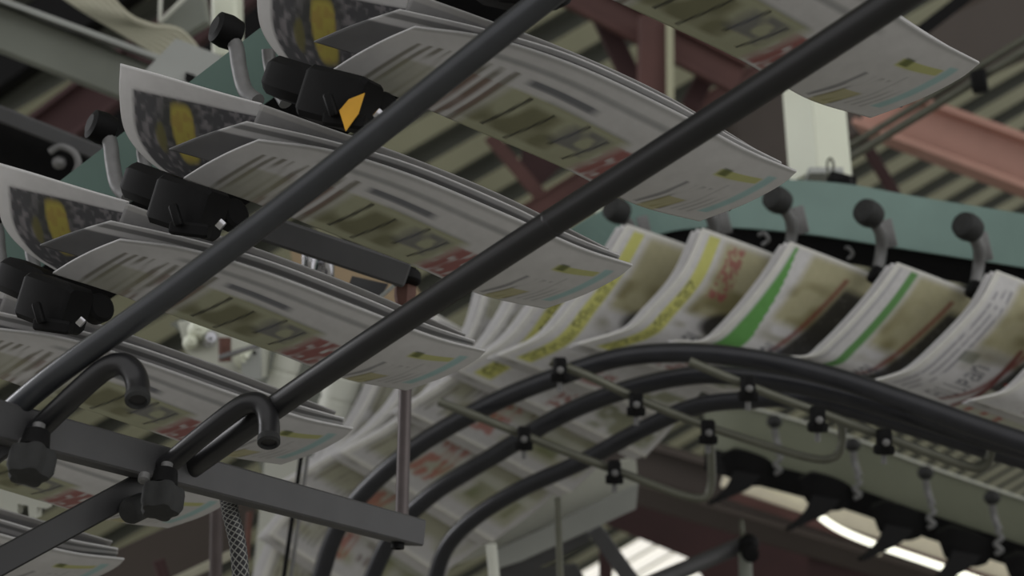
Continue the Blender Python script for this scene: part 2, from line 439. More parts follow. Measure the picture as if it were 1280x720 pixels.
t = Thing('ceiling_lamp', P(990, 606, 3.9), 'short lit lamp strip seen between the first two empty grippers', 'lamp')
t.part('tube', tube([P(966, 596, 3.65), P(982, 599, 3.65), P(998, 608, 3.65), P(1012, 622, 3.65)], .007, 12, 14), M['lamp'])
t.part('housing', bar(P(940, 604, 3.7), P(1002, 628, 3.7), .02, .009, uq), M['ledge'])
beam(800, 735, 935, 678, 2.4, 2.5, 21, M['frame'], 'brace_tube', 'dark grey tube rising to a clamp at the bottom edge', 'tube', kind='tube')
t = Thing('tube_clamp', P(935, 680, 2.48), 'black clamp with hanging rod at the end of the dark grey tube', 'clamp')
t.part('body', merge(ball(P(936, 680, 2.47), .017), lathe(P(936, 690, 2.46), -F, [(.012, 0), (.014, .002), (.014, .02), (.009, .022)])), M['black'])
t.part('rod', tube([P(927, 650, 2.47), P(929, 680, 2.47)], .004, 10), M['olive'])
t.part('lower_rod', tube([P(931, 690, 2.47), P(933, 740, 2.47)], .011, 14), M['mgrey'])
beam(742, 660, 800, 740, 2.9, 2.9, 20, M['frame'], 'brace_tube', 'dark grey strut slanting down right of the thin upright rod', 'tube')
beam(757, 685, 757, 740, 3.2, 3.2, 16, M['dred'], 'steel_post', 'thin dark red upright behind the slanting strut', 'post')
beam(697, 622, 701, 745, 2.1, 2.1, 9, M['olive'], 'guide_rod', 'thin olive upright rod in front of the white chute', 'rod', kind='tube')
beam(614, 680, 620, 745, 2.1, 2.1, 14, M['white'], 'guide_rod', 'pale upright rod below the left end of the white chute', 'rod', kind='tube')
# white chute under the lowest rail
t = Thing('chute', P(700, 650, 2.6), 'white sheet metal chute below the arched black rails', 'chute')
t.part('top_panel', prism([(540, 715), (600, 655), (740, 585), (795, 572), (798, 608), (612, 692)], 2.62, .02), M['white'], smooth=False)
t.part('side_panel', prism([(612, 692), (798, 606), (795, 636), (735, 664), (650, 702), (618, 712)], 2.58, .02), M['lgrey'], smooth=False)
t.part('lower_lip', prism([(622, 712), (650, 703), (735, 665), (738, 676), (660, 716), (636, 726)], 2.6, .02), M['frame'], smooth=False)
solo('steel_plate', prism([(622, 690, 2.7), (665, 712, 2.7), (720, 706, 2.7), (735, 730, 2.7), (620, 740, 2.7)], 2.7, .02), M['frame'], 'dark grey steel plate beneath the white chute at the bottom edge', 'plate', smooth=False)

# machine behind the left newspapers
t = Thing('valve_block', P(275, 430, 2.2), 'white pneumatic valve block with fittings behind the fourth newspaper', 'valve')
t.part('body', prism([(222, 402), (262, 396), (330, 428), (328, 472), (268, 470), (232, 440)], 2.2, .06), M['white'], smooth=False)
for (x, y, r) in ((248, 412, 13), (262, 424, 10), (238, 428, 9), (305, 448, 12)):
    t.part('fitting', lathe(P(x, y, 2.19), -F+Vector((.3, 0, .2)), [(r*2.2/FPX, -.01), (r*2.2/FPX, .012), (r*1.4/FPX, .02), (r*.7/FPX, .02), (r*.6/FPX, .03)]), M['chrome'] if r == 10 else M['cream'])
t.part('plug', tube([P(281, 422, 2.15), P(281, 452, 2.15)], .009), M['rust'], label='brown round plug')
t.part('arm', bar(P(274, 447, 2.12), P(325, 431, 2.12), .006, .006), M['lever'])
t.part('plate', prism([(302, 452), (325, 432), (326, 474), (302, 474)], 2.17, .01), M['lgrey'], smooth=False)
t.part('screw', ball(P(318, 441, 2.165), .003), M['black'])
def cyl(x, y0, x1, y1, d, w, m, name, label, c):
    a = P(x, y0, d); b = P(x1, y1, d); r = w*d/FPX/2; ax = b-a; L = ax.length
    return solo(name, lathe(a, ax, [(r*.8, 0), (r, .004), (r, L*.45), (r*.93, L*.46), (r*.93, L*.52), (r, L*.53), (r, L-.004), (r*.85, L)]), m, label, c)
cyl(366, 430, 345, 500, 2.25, 34, M['white'], 'air_cylinder', 'white cylinder behind the dark guide tube below the fourth newspaper', 'cylinder')
cyl(430, 470, 415, 530, 2.5, 46, M['white'], 'air_cylinder', 'pale cylinder right of the lower end of the second guide tube', 'cylinder')
cyl(403, 300, 403, 352, 1.62, 30, M['chrome'], 'spindle', 'chrome spindle hanging under the short dark cross beam', 'spindle')
cyl(384, 305, 384, 340, 1.75, 14, M['chrome'], 'spindle', 'slim chrome pin left of the chrome spindle', 'spindle')
solo('board', prism([(360, 300), (500, 330), (560, 420), (380, 400)], 2.6, .03), M['tan'], 'tan board behind the chrome spindle', 'board', smooth=False)
solo('cover_panel', prism([(212, 405), (232, 395), (330, 425), (420, 470), (460, 560), (330, 600), (318, 560), (350, 500)], 2.75, .02), M['mgrey'], 'grey machine cover behind the white valve block', 'panel', smooth=False)
solo('cover_panel', prism([(332, 560), (385, 560), (388, 650), (372, 760), (312, 760), (322, 660)], 2.7, .02), M['white'], 'white cover strip behind the thin upright cable', 'panel', smooth=False)
beam(378, 560, 352, 740, 2.0, 2.0, 6, M['black'], 'cable', 'thin black cable running down beside the arched newspapers', 'cable', kind='tube')
beam(386, 560, 361, 740, 2.0, 2.0, 5, M['lever'], 'cable', 'thin grey cable next to the thin black cable', 'cable', kind='tube')
beam(271, 628, 269, 745, 1.9, 1.9, 16, M['brownrod'], 'guide_rod', 'brown grey upright rod left of the braided hose', 'rod', kind='tube')
beam(312, 640, 308, 700, 2.2, 2.2, 8, M['rust'], 'guide_rod', 'thin rusty rod right of the braided hose', 'rod', kind='tube')
beam(198, 700, 212, 745, 2.4, 2.4, 16, M['dred'], 'guide_rod', 'short dark red rod at the bottom edge left of the braided hose', 'rod', kind='tube')
solo('cover_panel', prism([(140, 690), (250, 640), (330, 610), (300, 690), (225, 745), (110, 760)], 2.9, .02), M['brown'], 'brown panel below the fifth newspaper at bottom left', 'panel', smooth=False)
beam(180, 745, 300, 688, 2.6, 2.6, 11, M['cable'], 'strip_rail', 'cream strip across the brown panel at bottom left', 'rail')

t = Thing('guide_comb', P(30, 635, 1.7), 'white toothed guide block in the lower left behind the newspapers', 'guide')
t.part('block', prism([(-20, 606), (62, 622), (58, 636), (46, 634), (45, 648), (36, 646), (35, 632), (22, 630), (21, 644), (10, 642), (10, 650), (-20, 646)], 1.7, .02), M['white'], smooth=False)
# ================================================================== NEAR FRAME
upx = F.cross(P(512, 665, 1.42)-P(-40, 515, 1.1)).normalized()
t = Thing('cross_bar', P(240, 590, 1.22), 'dark grey square cross bar carrying the guide tubes, bottom left', 'bar')
a = P(-60, 512, .94); b = P(518, 666, 1.38)
t.part('beam', bar(a, b, .024, .024, upx*1.0 - F*.85, .06), M['frame'], smooth=False)
t.part('bolt', lathe(P(497, 683, 1.355), Vector((0, 0, -1)), [(.006, -.004), (.006, .002), (.003, .002), (.003, -.001)]), M['black'])
t.part('bolt', lathe(P(180, 598, 1.04), Vector((0, -.5, -1)), [(.004, -.003), (.004, .002), (.002, .003)]), M['lever'])
t.part('bolt', lathe(P(30, 556, .965), Vector((0, -.5, -1)), [(.004, -.003), (.004, .002), (.002, .003)]), M['lever'])
t = Thing('guide_tube', P(30, 520, 1.13), 'glossy grey guide tube, left one of the two long diagonal tubes', 'tube')
t.part('tube', tube([P(-10, 535, .99), P(70, 468, .97), P(215, 364, .945), P(390, 231, .92), P(545, 107, .89), P(740, -48, .86), P(940, -206, .83)], .0080, 20, 40), M['bar'])
t = Thing('guide_tube', P(250, 580, 1.2), 'black guide tube, right one of the two long diagonal tubes', 'tube')
t.part('tube', tube([P(230, 590, 1.12), P(380, 484, 1.04), P(600, 337, .96), P(800, 208, .90), P(1000, 79, .845), P(1210, -60, .80), P(1480, -242, .75)], .0088, 20, 40), M['barblack'])
t.part('collar', lathe(P(690, 279, .932), P(800, 208, .90)-P(600, 337, .96), [(.0088, -.0015), (.0091, -.001), (.0091, .001), (.0088, .0015)], 24), M['barblack'])
def hook(pts, label, r=.0088):
    t = Thing('bent_tube', pts[0], label, 'tube')
    t.part('tube', tube(pts, r, 20, 48), M['barblack'])
    e0 = Vector(pts[-1]); d = (Vector(pts[-1])-Vector(pts[-2])).normalized()
    t.part('end_cap', lathe(e0-d*.004, d, [(r*1.0, 0), (r*1.06, .001), (r*1.06, .005), (r*.8, .0065), (r*.62, .003), (r*.6, -.004)], 20), M['rubber'])
hook([P(40, 545, .98), P(95, 492, .965), P(130, 462, .96), P(152, 455, .955), P(166, 464, .95), P(172, 481, .944), P(172, 499, .934)], 'black bent tube end pointing down beside the left guide tube', .0074)
hook([P(205, 585, 1.08), P(250, 547, 1.07), P(295, 512, 1.06), P(316, 503, 1.055), P(331, 510, 1.05), P(336, 529, 1.043), P(336, 552, 1.032)], 'black bent tube end pointing down beside the lower end of the right guide tube', .0074)
t = Thing('rail_bar', P(190, 598, 1.16), 'dark flat bar running from the cross bar to the bottom left corner', 'bar')
t.part('bar', bar(P(200, 594, 1.10), P(-40, 724, 1.02), .012, .019, F.cross(P(200, 594, 1.10)-P(-40, 724, 1.02)), .1), M['barblack'], smooth=False)
t = Thing('rail_bar', P(10, 560, 1.14), 'short dark bar below the cross bar at the left edge', 'bar')
t.part('bar', bar(P(30, 535, 1.0), P(-60, 600, .98), .012, .018, F.cross(P(30, 535, 1.0)-P(-60, 600, .98)), .1), M['barblack'], smooth=False)
def knob(x, y, d, label):
    p = P(x, y, d); ax = (-U*.8-F*.6).normalized()
    t = Thing('star_knob', p, label, 'knob')
    r = .0135
    t.part('grip', lathe(p, ax, [(r*.7, -.006), (r*.95, -.004), (r, 0), (r, .010), (r*.85, .014), (r*.5, .015)], 40, 5, .13), M['rubber'])
    t.part('collar', lathe(p-ax*.006, -ax, [(r*.72, 0), (r*.68, .004), (r*.6, .012), (r*.4, .013)]), M['black'])
    t.part('stud', lathe(p-ax*.018, -ax, [(r*.3, 0), (r*.3, .006), (r*.15, .007)]), M['lever'])
    return t
knob(40, 572, .95, 'black star knob under the cross bar near the left edge')
k2 = knob(203, 618, 1.04, 'black star knob under the cross bar above the braided hose')
solo('end_stop', lathe(P(178, 632, 1.08), P(152, 644, 1.06)-P(178, 632, 1.08), [(.008, -.004), (.0095, 0), (.0095, .013), (.008, .016), (.004, .017)]), M['rubber'], 'black rubber stop cylinder left of the star knob', 'stop')
t = Thing('braided_hose', P(285, 628, 1.3), 'dark braided hose hanging below the cross bar', 'hose')
hp = [P(284, 616, 1.2), P(288, 640, 1.2), P(297, 680, 1.2), P(302, 735, 1.2), P(304, 790, 1.2)]
g = tube(hp, .0068, 20, 40)
ho = t.part('sheath', g, M['braid'])
uvl = ho.data.uv_layers.new(name='UVMap')
for p in ho.data.polygons:
    for li in p.loop_indices:
        vi = ho.data.loops[li].vertex_index
        ring = vi//20; s = vi % 20
        if len(p.vertices) == 4 and s == 0 and any((ho.data.loops[l].vertex_index % 20) == 19 for l in p.loop_indices): s = 20
        uvl.data[li].uv = (s/20*2, ring/40*1.9)
t = Thing('threaded_rod', P(502, 655, 1.40), 'brown grey upright rod standing on the end of the cross bar', 'rod')
a = P(502, 652, 1.40)
t.part('rod', tube([a, Vector((a.x, a.y, a.z+.212))], .0062, 16), M['brownrod'])
q = P(506, 372, 1.44)
t.part('nut', lathe(P(506, 384, 1.44), (0, 0, 1), [(.0075, 0), (.009, .003), (.011, .012), (.011, .02)], 6), M['rust'])
t.part('cap', lathe(P(507, 352, 1.44), (0, 0, 1), [(.0125, -.002), (.0145, 0), (.0145, .008), (.011, .012), (.004, .0125)]), M['black'])
t = Thing('short_beam', P(420, 310, 1.3), 'short dark grey flat beam between the third and fourth newspapers', 'beam')
uq = F.cross(P(505, 345, 1.36)-P(325, 280, 1.3))
t.part('plate', bar(P(318, 280, 1.32), P(506, 343, 1.38), .02, .024, uq), M['frame'], smooth=False)
t.part('edge_strip', bar(P(452, 392, 1.54), P(512, 340, 1.54), .02, .003, uq), M['lgrey'])
t.part('bracket', prism([(440, 345), (485, 355), (462, 395), (425, 385)], 1.56, .01), M['frame'], smooth=False)

# ================================================================== LEFT NEWSPAPERS
A0 = P(1230, 100, 1.05); B0 = P(160, 715, 1.434); DD = (B0-A0)/6
dr, dg, db = c3(110, 78, 66), c3(120, 125, 84), c3(86, 90, 96)
def front(u, v):
    c = base(u)*.90
    # grey tint of the upper half band, mastheads
    c = paint(c, rect(u, v, .0, 1, .0, .05, .03), c3(150, 150, 150), .55)
    c = paint(c, rect(u, v, .22, .70, .14, .20, .03), c3(120, 122, 124), .6)
    c = paint(c, rect(u, v, .36, .50, .28, .35, .02), c3(70, 74, 84), .8)
    c = paint(c, rect(u, v, .42, .60, .40, .44, .02), c3(120, 122, 126), .5)
    # left block of thick streaks
    c = lines(c, u, v, .07, .34, .26, 1.02, 9, c3(96, 92, 76), duty=.5, a=.75, seed=3, wf=4)
    c = lines(c, u, v, .20, .34, .42, 1.02, 5, dr, duty=.6, a=.6, seed=5, wf=4)
    c = paint(c, rect(u, v, .10, .22, .5, 1.0, .04), c3(140, 140, 110), .5)
    # middle olive picture
    n = noise(u, v, 26, 5, 9)
    c = paint(c, rect(u, v, .34, .60, .42, 1.02, .03), c3(150, 152, 112), .75)
    c = paint(c, rect(u, v, .34, .52, .50, .90, .05)*np.clip((n-.4)*3, 0, 1), c3(92, 90, 58), .7)
    for (a, s, b0, b1) in ((.405, .004, .45, .9), (.47, .003, .5, .95), (.53, .003, .45, .8), (.585, .003, .5, .9)):
        c = paint(c, rect(u+v*.03, v, a, a+s*2, b0, b1, .004), c3(40, 40, 34), .9)
    n2 = noise(u, v, 40, 14, 12)
    c = paint(c, rect(u, v, .50, .575, .48, .8, .03)*np.clip((n2-.4)*4, 0, 1), c3(92, 92, 104), .7)
    # red heading
    tx = (.98-v)/.11; ty = (u-.655)/.075
    c = paint(c, rect(u, v, .60, .69, .50, .97, .03)*np.clip((noise(u, v, 110, 9, 31)-.22)*4, 0, 1), c3(138, 58, 52), .85)
    # text after heading
    c = lines(c, u, v, .77, .86, .5, .95, 4, c3(86, 88, 94), duty=.5, a=.65, seed=8, wf=5)
    c = paint(c, rect(u, v, .80, .85, .72, 1.0, .01), c3(168, 160, 80), .6)
    c = paint(c, rect(u, v, .80, .93, .26, .36, .01), c3(176, 178, 84), .75)
    c = paint(c, rect(u, v, .805, .83, .24, .34, .01), c3(70, 80, 30), .8)
    c = lines(c, u, v, .86, .93, .42, .9, 3, c3(140, 142, 146), duty=.4, a=.5, seed=18, wf=4)
    c = paint(c, rect(u, v, .935, .965, .2, .86, .01), c3(150, 186, 188), .85)
    return c
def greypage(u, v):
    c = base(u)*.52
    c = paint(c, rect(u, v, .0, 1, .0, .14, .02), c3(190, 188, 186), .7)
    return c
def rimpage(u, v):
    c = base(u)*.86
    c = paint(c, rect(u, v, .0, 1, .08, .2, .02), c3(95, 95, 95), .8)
    c = paint(c, rect(u, v, -.1, 1.1, .34, 1.2, .04), c3(76, 76, 78), .85)  # shadow gap between the leaves, painted into the page colour
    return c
def photo(u, v):
    c = base(u)*1.08
    n = noise(u, v, 40, 24, 21); n2 = noise(u, v, 8, 5, 22)
    inner = rect(u, v, .09, 1.2, .17, 1.2, .02)
    c = paint(c, inner, c3(82, 82, 86), 1)
    c = paint(c, inner*np.clip((n-.5)*3, 0, 1), c3(140, 136, 140), .8)
    c = paint(c, inner*rect(u, v, .25, .5, .2, .55, .1), c3(66, 68, 66), .8)
    fig = np.clip((1-(np.abs(u-.36-.14*v)/.085)**4-(np.abs(v-.46)/.27)**4)*1.5, 0, 1)
    c = paint(c, inner*fig, c3(186, 172, 84), .9)
    c = paint(c, inner*fig*np.clip((n-.55)*5, 0, 1), c3(160, 124, 74), .4)
    c = paint(c, inner*np.clip((1-((u-.26)/.04)**2-((v-.5)/.14)**2)*2, 0, 1), c3(128, 122, 66), .6)
    return c
og = P(230, 275, 1.17)
pt = Thing('newspaper', og, '', 'newspaper', 'newspapers hanging from the left conveyor')
# d: nearer at the right tip, further at the left end; the lower edge lies further back
front_grid = [
    [(150, 299, 1.140), (235, 311, 1.142), (335, 341, 1.150), (450, 385, 1.175), (540, 420, 1.208), (607, 438, 1.240)],
    [(120, 311, 1.150), (200, 330, 1.155), (304, 364, 1.165), (415, 410, 1.190), (510, 443, 1.222), (590, 452, 1.250)],
    [(92, 325, 1.162), (170, 350, 1.170), (270, 386, 1.182), (378, 428, 1.205), (470, 462, 1.238), (555, 470, 1.262)],
    [(66, 341, 1.175), (145, 366, 1.185), (240, 402, 1.198), (345, 440, 1.220), (430, 472, 1.252), (508, 487, 1.275)]]
sheet(pt, 'cover_page', front_grid, 220, 56, front, .0020)
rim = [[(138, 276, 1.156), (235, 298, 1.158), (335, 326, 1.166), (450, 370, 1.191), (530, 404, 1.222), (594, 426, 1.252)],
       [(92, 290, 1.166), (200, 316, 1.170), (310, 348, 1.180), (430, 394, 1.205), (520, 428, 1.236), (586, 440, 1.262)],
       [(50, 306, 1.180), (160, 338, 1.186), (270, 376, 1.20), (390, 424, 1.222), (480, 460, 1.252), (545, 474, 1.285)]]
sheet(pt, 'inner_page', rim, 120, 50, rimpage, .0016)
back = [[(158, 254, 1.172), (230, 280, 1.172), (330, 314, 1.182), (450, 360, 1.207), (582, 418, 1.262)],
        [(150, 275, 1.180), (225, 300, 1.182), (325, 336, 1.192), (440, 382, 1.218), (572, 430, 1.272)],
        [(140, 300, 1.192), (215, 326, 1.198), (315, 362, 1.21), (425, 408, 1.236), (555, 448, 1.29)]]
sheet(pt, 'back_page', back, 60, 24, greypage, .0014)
ph = [[(-4, 203, 1.205), (40, 216, 1.20), (85, 230, 1.196), (125, 242, 1.192), (161, 252, 1.188)],
      [(-4, 240, 1.215), (42, 250, 1.214), (86, 258, 1.21), (125, 266, 1.205), (157, 272, 1.198)],
      [(4, 280, 1.228), (46, 288, 1.230), (88, 292, 1.228), (124, 292, 1.22), (154, 290, 1.212)],
      [(30, 312, 1.240), (62, 320, 1.245), (94, 322, 1.245), (126, 314, 1.238), (152, 304, 1.228)],
      [(70, 338, 1.255), (90, 342, 1.26), (108, 340, 1.262), (130, 330, 1.255), (150, 314, 1.245)]]
sheet(pt, 'picture_page', ph, 70, 50, photo, .0014, label='white bordered inner page with a grey and yellow picture')
labs = ['topmost blurred newspaper, its corner reaching the grey conduits at top right',
        'hanging newspaper whose right corner touches the cream post',
        'hanging newspaper whose right corner points at the black roller and striped covers',
        'hanging newspaper with grey and yellow picture page at the left edge of the photo',
        'hanging newspaper passing behind both bent tube ends',
        'hanging newspaper seen below the cross bar, its corner ending at the braided hose',
        'lowest hanging newspaper in the bottom left corner']
for k in range(7):
    loc = og + DD*(k-3)
    if k == 3: pt.o['label'] = labs[3]
    else: dup(pt.o, loc, labs[k], rot=(math.radians([0.8, -.6, .4, 0, -.5, .7, 1][k]), 0, 0))

# grippers of the left conveyor (built for the fourth newspaper, then copied)
def lp(x, y, d): return P(x, y, d)
gt = Thing('gripper', P(240, 262, 1.10), '', 'gripper', 'grippers of the left conveyor')
gx = (P(300, 285, 1.08)-P(180, 245, 1.12))
gu = F.cross(gx)
gt.part('body', merge(bar(P(166, 225, 1.13), P(222, 246, 1.11), .028, .028, gu, .2), bar(P(204, 250, 1.09), P(268, 270, 1.07), .030, .036, gu, .12)), M['black'])
gt.part('jaw', merge(bar(P(214, 284, 1.06), P(262, 290, 1.055), .010, .010, gu, .2), bar(P(216, 256, 1.052), P(224, 282, 1.05), .006, .006, gu, .2)), M['black'])
gt.part('roller', lathe(P(288, 270, 1.10), P(306, 262, 1.09)-P(288, 270, 1.10), [(.009, -.005), (.0115, -.003), (.0115, .007), (.009, .009)]), M['black'])
gt.part('spring_clip', bar(P(272, 285, 1.05), P(280, 276, 1.05), .003, .005, gu), M['chrome'])
gt.part('lever', tube([P(160, 246, 1.22), P(147, 232, 1.23), P(141, 205, 1.24), P(138, 180, 1.245), P(132, 164, 1.25)], [.0062]*24, 12, 24), M['lever'])
gt.part('lever', tube([P(196, 246, 1.24), P(186, 225, 1.25), P(180, 200, 1.26), P(178, 180, 1.26)], .0055, 12, 12), M['lever'])
gt.part('cam_roller', lathe(P(127, 160, 1.25), Vector((-.75, -.6, .1)), [(.008, -.011), (.0125, -.009), (.0138, 0), (.0125, .009), (.008, .011)]), M['black'])
gl = ['gripper at the top edge holding the newspaper by the cream post',
      'gripper below the upper picture page, in front of the green rail',
      'gripper left of the glossy guide tube, above the short dark beam',
      'gripper at the left holding the newspaper behind the bent tubes',
      'gripper at the left edge holding the newspaper below the cross bar']
gorg = gt.org.copy()
gt.o['label'] = gl[2]
for k in (1, 2, 4):
    dup(gt.o, gorg + DD*(k-3)*1.0, gl[k-1])
# top gripper has a yellow tag on it
solo('warning_tag', prism([(424, 138), (436, 124), (456, 116), (448, 142), (432, 164)], .985, .002), mat('yellow_tag', (220, 165, 50), .5), 'small yellow tag on a black gripper beside the glossy guide tube', 'tag', smooth=False)

# rail of the left conveyor
def off(p, a, b): return p
t = Thing('conveyor_rail', P(200, 200, 1.34), 'sage green rail carrying the left grippers behind the newspapers', 'rail')
def al(x, y, d): return [P(x, y, d)+DD*m for m in (3, 1, -1, -3.2)]
t.part('rail', ribbon(al(105, 203, 1.34), al(205, 268, 1.34), .02), M['green'], smooth=False)
t.part('chain_channel', ribbon(al(168, 250, 1.32), al(250, 296, 1.32), .03), M['black'], smooth=False)

# ================================================================== RIGHT STREAM
t = Thing('conveyor_rail', P(1050, 260, 2.35), 'sage green rail carrying the newspapers with striped covers', 'rail')
top = [P(560, 450, 2.75), P(628, 360, 2.65), P(706, 292, 2.55), P(792, 246, 2.48), P(900, 225, 2.42), P(1040, 228, 2.36), P(1160, 248, 2.32), P(1360, 280, 2.26), P(1560, 312, 2.2)]
bot = [P(610, 480, 2.75), P(675, 400, 2.65), P(745, 335, 2.55), P(815, 296, 2.48), P(890, 284, 2.42), P(1000, 291, 2.36), P(1120, 309, 2.32), P(1360, 348, 2.26), P(1560, 388, 2.2)]
t.part('rail', ribbon(top, bot, .03, 60), M['green'], smooth=False)
cb = [P(640, 500, 2.76), P(698, 422, 2.66), P(762, 360, 2.56), P(828, 322, 2.5), P(890, 312, 2.44), P(1000, 320, 2.38), P(1120, 340, 2.34), P(1360, 382, 2.28), P(1560, 424, 2.22)]
t.part('chain_channel', ribbon([p+F*.01 for p in bot], cb, .04, 60), M['black'], smooth=False)
for (x, y) in ((955, 300), (1060, 318), (1172, 335)):
    t.part('chain_link', tube([P(x-6, y-6, 2.36), P(x, y-9, 2.35), P(x+6, y, 2.35), P(x-2, y+6, 2.36)], .003, 8, 14), M['lever'])
rt = Thing('gripper', P(985, 300, 2.2), '', 'gripper', 'grippers of the right conveyor')
rt.part('cam_roller', lathe(P(972, 250, 2.17), (-.75, -.65, .1), [(.011, -.017), (.017, -.014), (.0195, -.004), (.0195, .006), (.017, .014), (.011, .017)]), M['rubber'])
rt.part('lever', tube([P(978, 258, 2.19), P(988, 275, 2.2), P(989, 298, 2.21), P(982, 330, 2.2)], .0085, 12, 20), M['lever'])
rt.part('bracket', bar(P(996, 258, 2.26), P(1004, 292, 2.26), .018, .014, F), M['lever'])
rt.part('jaw', merge(bar(P(975, 322, 2.19), P(990, 330, 2.19), .02, .026, U, .2), ball(P(985, 326, 2.175), .006)), M['black'])
gpos = [(973, 251, 2.17, 'gripper with black roller above the newspaper with the wide green stripe'),
        (1087, 268, 2.13, 'gripper with black roller above the newspaper with the narrow green stripe'),
        (1211, 285, 2.09, 'gripper with black roller at the right edge of the photo'),
        (772, 264, 2.26, 'gripper with black roller in front of the small cream post stub'),
        (874, 252, 2.22, 'gripper hidden behind the corner of the second hanging newspaper')]
p0 = P(973, 251, 2.17)
rorg = rt.org.copy(); rt.o['label'] = gpos[0][3]
for (x, y, d, l) in gpos[1:]:
    dup(rt.o, rorg + (P(x, y, d)-p0), l)

def cover(kind, seed):
    def fn(u, v):
        c = base(u)*.98
        n = noise(u, v, 9, 14, seed); n2 = noise(u, v, 60, 60, seed+1)
        # the picture across the upper right
        c = paint(c, rect(u, v, .21, 1.1, .02, .46, .06), c3(164, 158, 110), .8)
        c = paint(c, rect(u, v, .20, 1.1, .2, .60, .1)*np.clip((n-.4)*2, 0, 1), c3(118, 112, 70), .8)
        dk = np.clip((u*1.0+v*.28-(.57 if kind != 'z' else .66))/.04, 0, 1)*rect(u, v, 0, 1.1, .16, .78, .06)
        if kind in ('c', 'd', 'e'): 
            dk = np.clip((1-((u-.52)/.2)**2-((v-.50)/.13)**2)*2, 0, 1)
        c = paint(c, dk, c3(36, 34, 32), .95)
        rl = rect(u*1.0+v*.28, v, *((.54, .575) if kind != 'z' else (.63, .665)), .1, .95, .02)
        if kind not in ('c', 'd', 'e'): c = paint(c, rl, c3(120, 44, 36), .8)
        c = paint(c, n2 > .8, c3(150, 150, 140), .12)
        # small headline, running along the spine edge
        tx = (.86-v)/.052; ty = (u-.25)/(.19 if kind != 'z' else .15)
        wd = 'Allpan' if kind == 'z' else 'pak'
        tx = ((.93 if kind == 'z' else .74)-v)/(.062 if kind == 'z' else .05)
        c = paint(c, text(tx, ty, wd), c3(52, 54, 70), .95)
        if kind in ('z', 'y'):
            tx = (.97-v)/.10; ty = (u-.55)/.22
            c = paint(c, rect(u, v, .50, 1.1, .70, 1.0, .02), c3(190, 192, 176), .9)
            c = paint(c, text(tx, ty, '37P!'), c3(160, 44, 40), .95)
            c = paint(c, rect(u, v, .47, .50, .40, 1.0, .01), c3(110, 44, 40), .9)
        if kind == 'b':
            c = paint(c, rect(u, v, .055, .20, .0, .97, .01)*np.clip((u-.055)/.001*1, 0, 1)*(u < .085+.13*np.clip(v*1.6-.1, 0, 1)), c3(86, 152, 66), .95)
            c = paint(c, rect(u, v, .10, .2, .78, .86, .02), c3(150, 205, 140), .8)
        if kind == 'a':
            c = paint(c, rect(u, v, .13, .19, .0, .97, .01), c3(84, 140, 70), .95)
            c = paint(c, rect(u, v, .03, .06, .0, .97, .01), c3(150, 150, 158), .6)
            c = paint(c, rect(u, v, .13, .2, .84, .95, .02), c3(150, 205, 140), .8)
        if kind == 'z':
            c = lines(c, u, v, .05, .20, .1, .95, 3, c3(118, 116, 128), duty=.4, a=.7, seed=seed)
            c = paint(c, rect(u, v, .17, .28, .50, .58, .02), c3(84, 92, 70), .6)
        if kind in ('c', 'd', 'e'):
            n3 = noise(u, v, 30, 46, seed+5)
            st = rect(u, v, .075, .165, .02, .97, .01)
            c = paint(c, st, c3(196, 196, 72), .8); c = paint(c, text((.95-v)/.062, (u-.085)/.07, 'kAP37nakPAka37'[seed % 4:]), c3(52, 58, 40), .9)
        if kind in ('c', 'd', 'e', 'b'):
            c = paint(c, rect(u, v, .45, .58, .86, .97, .02)*np.clip((noise(u, v, 60, 60, seed+3)-.35)*6, 0, 1), c3(150, 80, 68), .75)
            c = paint(c, rect(u, v, .66, .97, .82, .97, .03)*np.clip((noise(u, v, 20, 30, seed+6)-.2)*3, 0, 1), c3(124, 128, 92), .8)
        if kind == 'c':
            c = paint(c, rect(u, v, .25, .38, .04, .34, .02)*np.clip((n2-.3)*4, 0, 1), c3(150, 50, 70), .7)
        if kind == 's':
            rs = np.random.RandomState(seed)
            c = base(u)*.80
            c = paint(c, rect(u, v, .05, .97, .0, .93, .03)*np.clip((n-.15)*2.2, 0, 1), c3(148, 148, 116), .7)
            c = paint(c, rect(u, v, .30, .46, .66, .93, .01)*np.clip((noise(u, v, 60, 30, seed+3)-.38)*6, 0, 1), c3(160, 78, 62), .7)
            c = paint(c, rect(u, v, .52, .60, .58, .9, .01)*np.clip((noise(u, v, 50, 26, seed+7)-.3)*6, 0, 1), c3(84, 60, 52), .6)
            c = paint(c, rect(u, v, .64, .92, .55, .9, .02)*np.clip((noise(u, v, 12, 8, seed+4)-.3)*3, 0, 1), c3(112, 118, 80), .85)
            c = paint(c, rect(u, v, .30, .97, .78, .82, .01), c3(190, 192, 184), .6)
            c = lines(c, u, v, .02, .10, .1, .95, 2, c3(90, 84, 78), duty=.35, a=.7, seed=seed)
            c = lines(c, u, v, .14, .28, .5, .95, 4, c3(96, 96, 92), duty=.4, a=.6, seed=seed+9)
        # white paper edge all round
        c = paint(c, np.maximum(1-rect(u, v, .035, 1.2, .02, .982, .006), 0), c3(214, 213, 208), 1)
        return c
    return fn
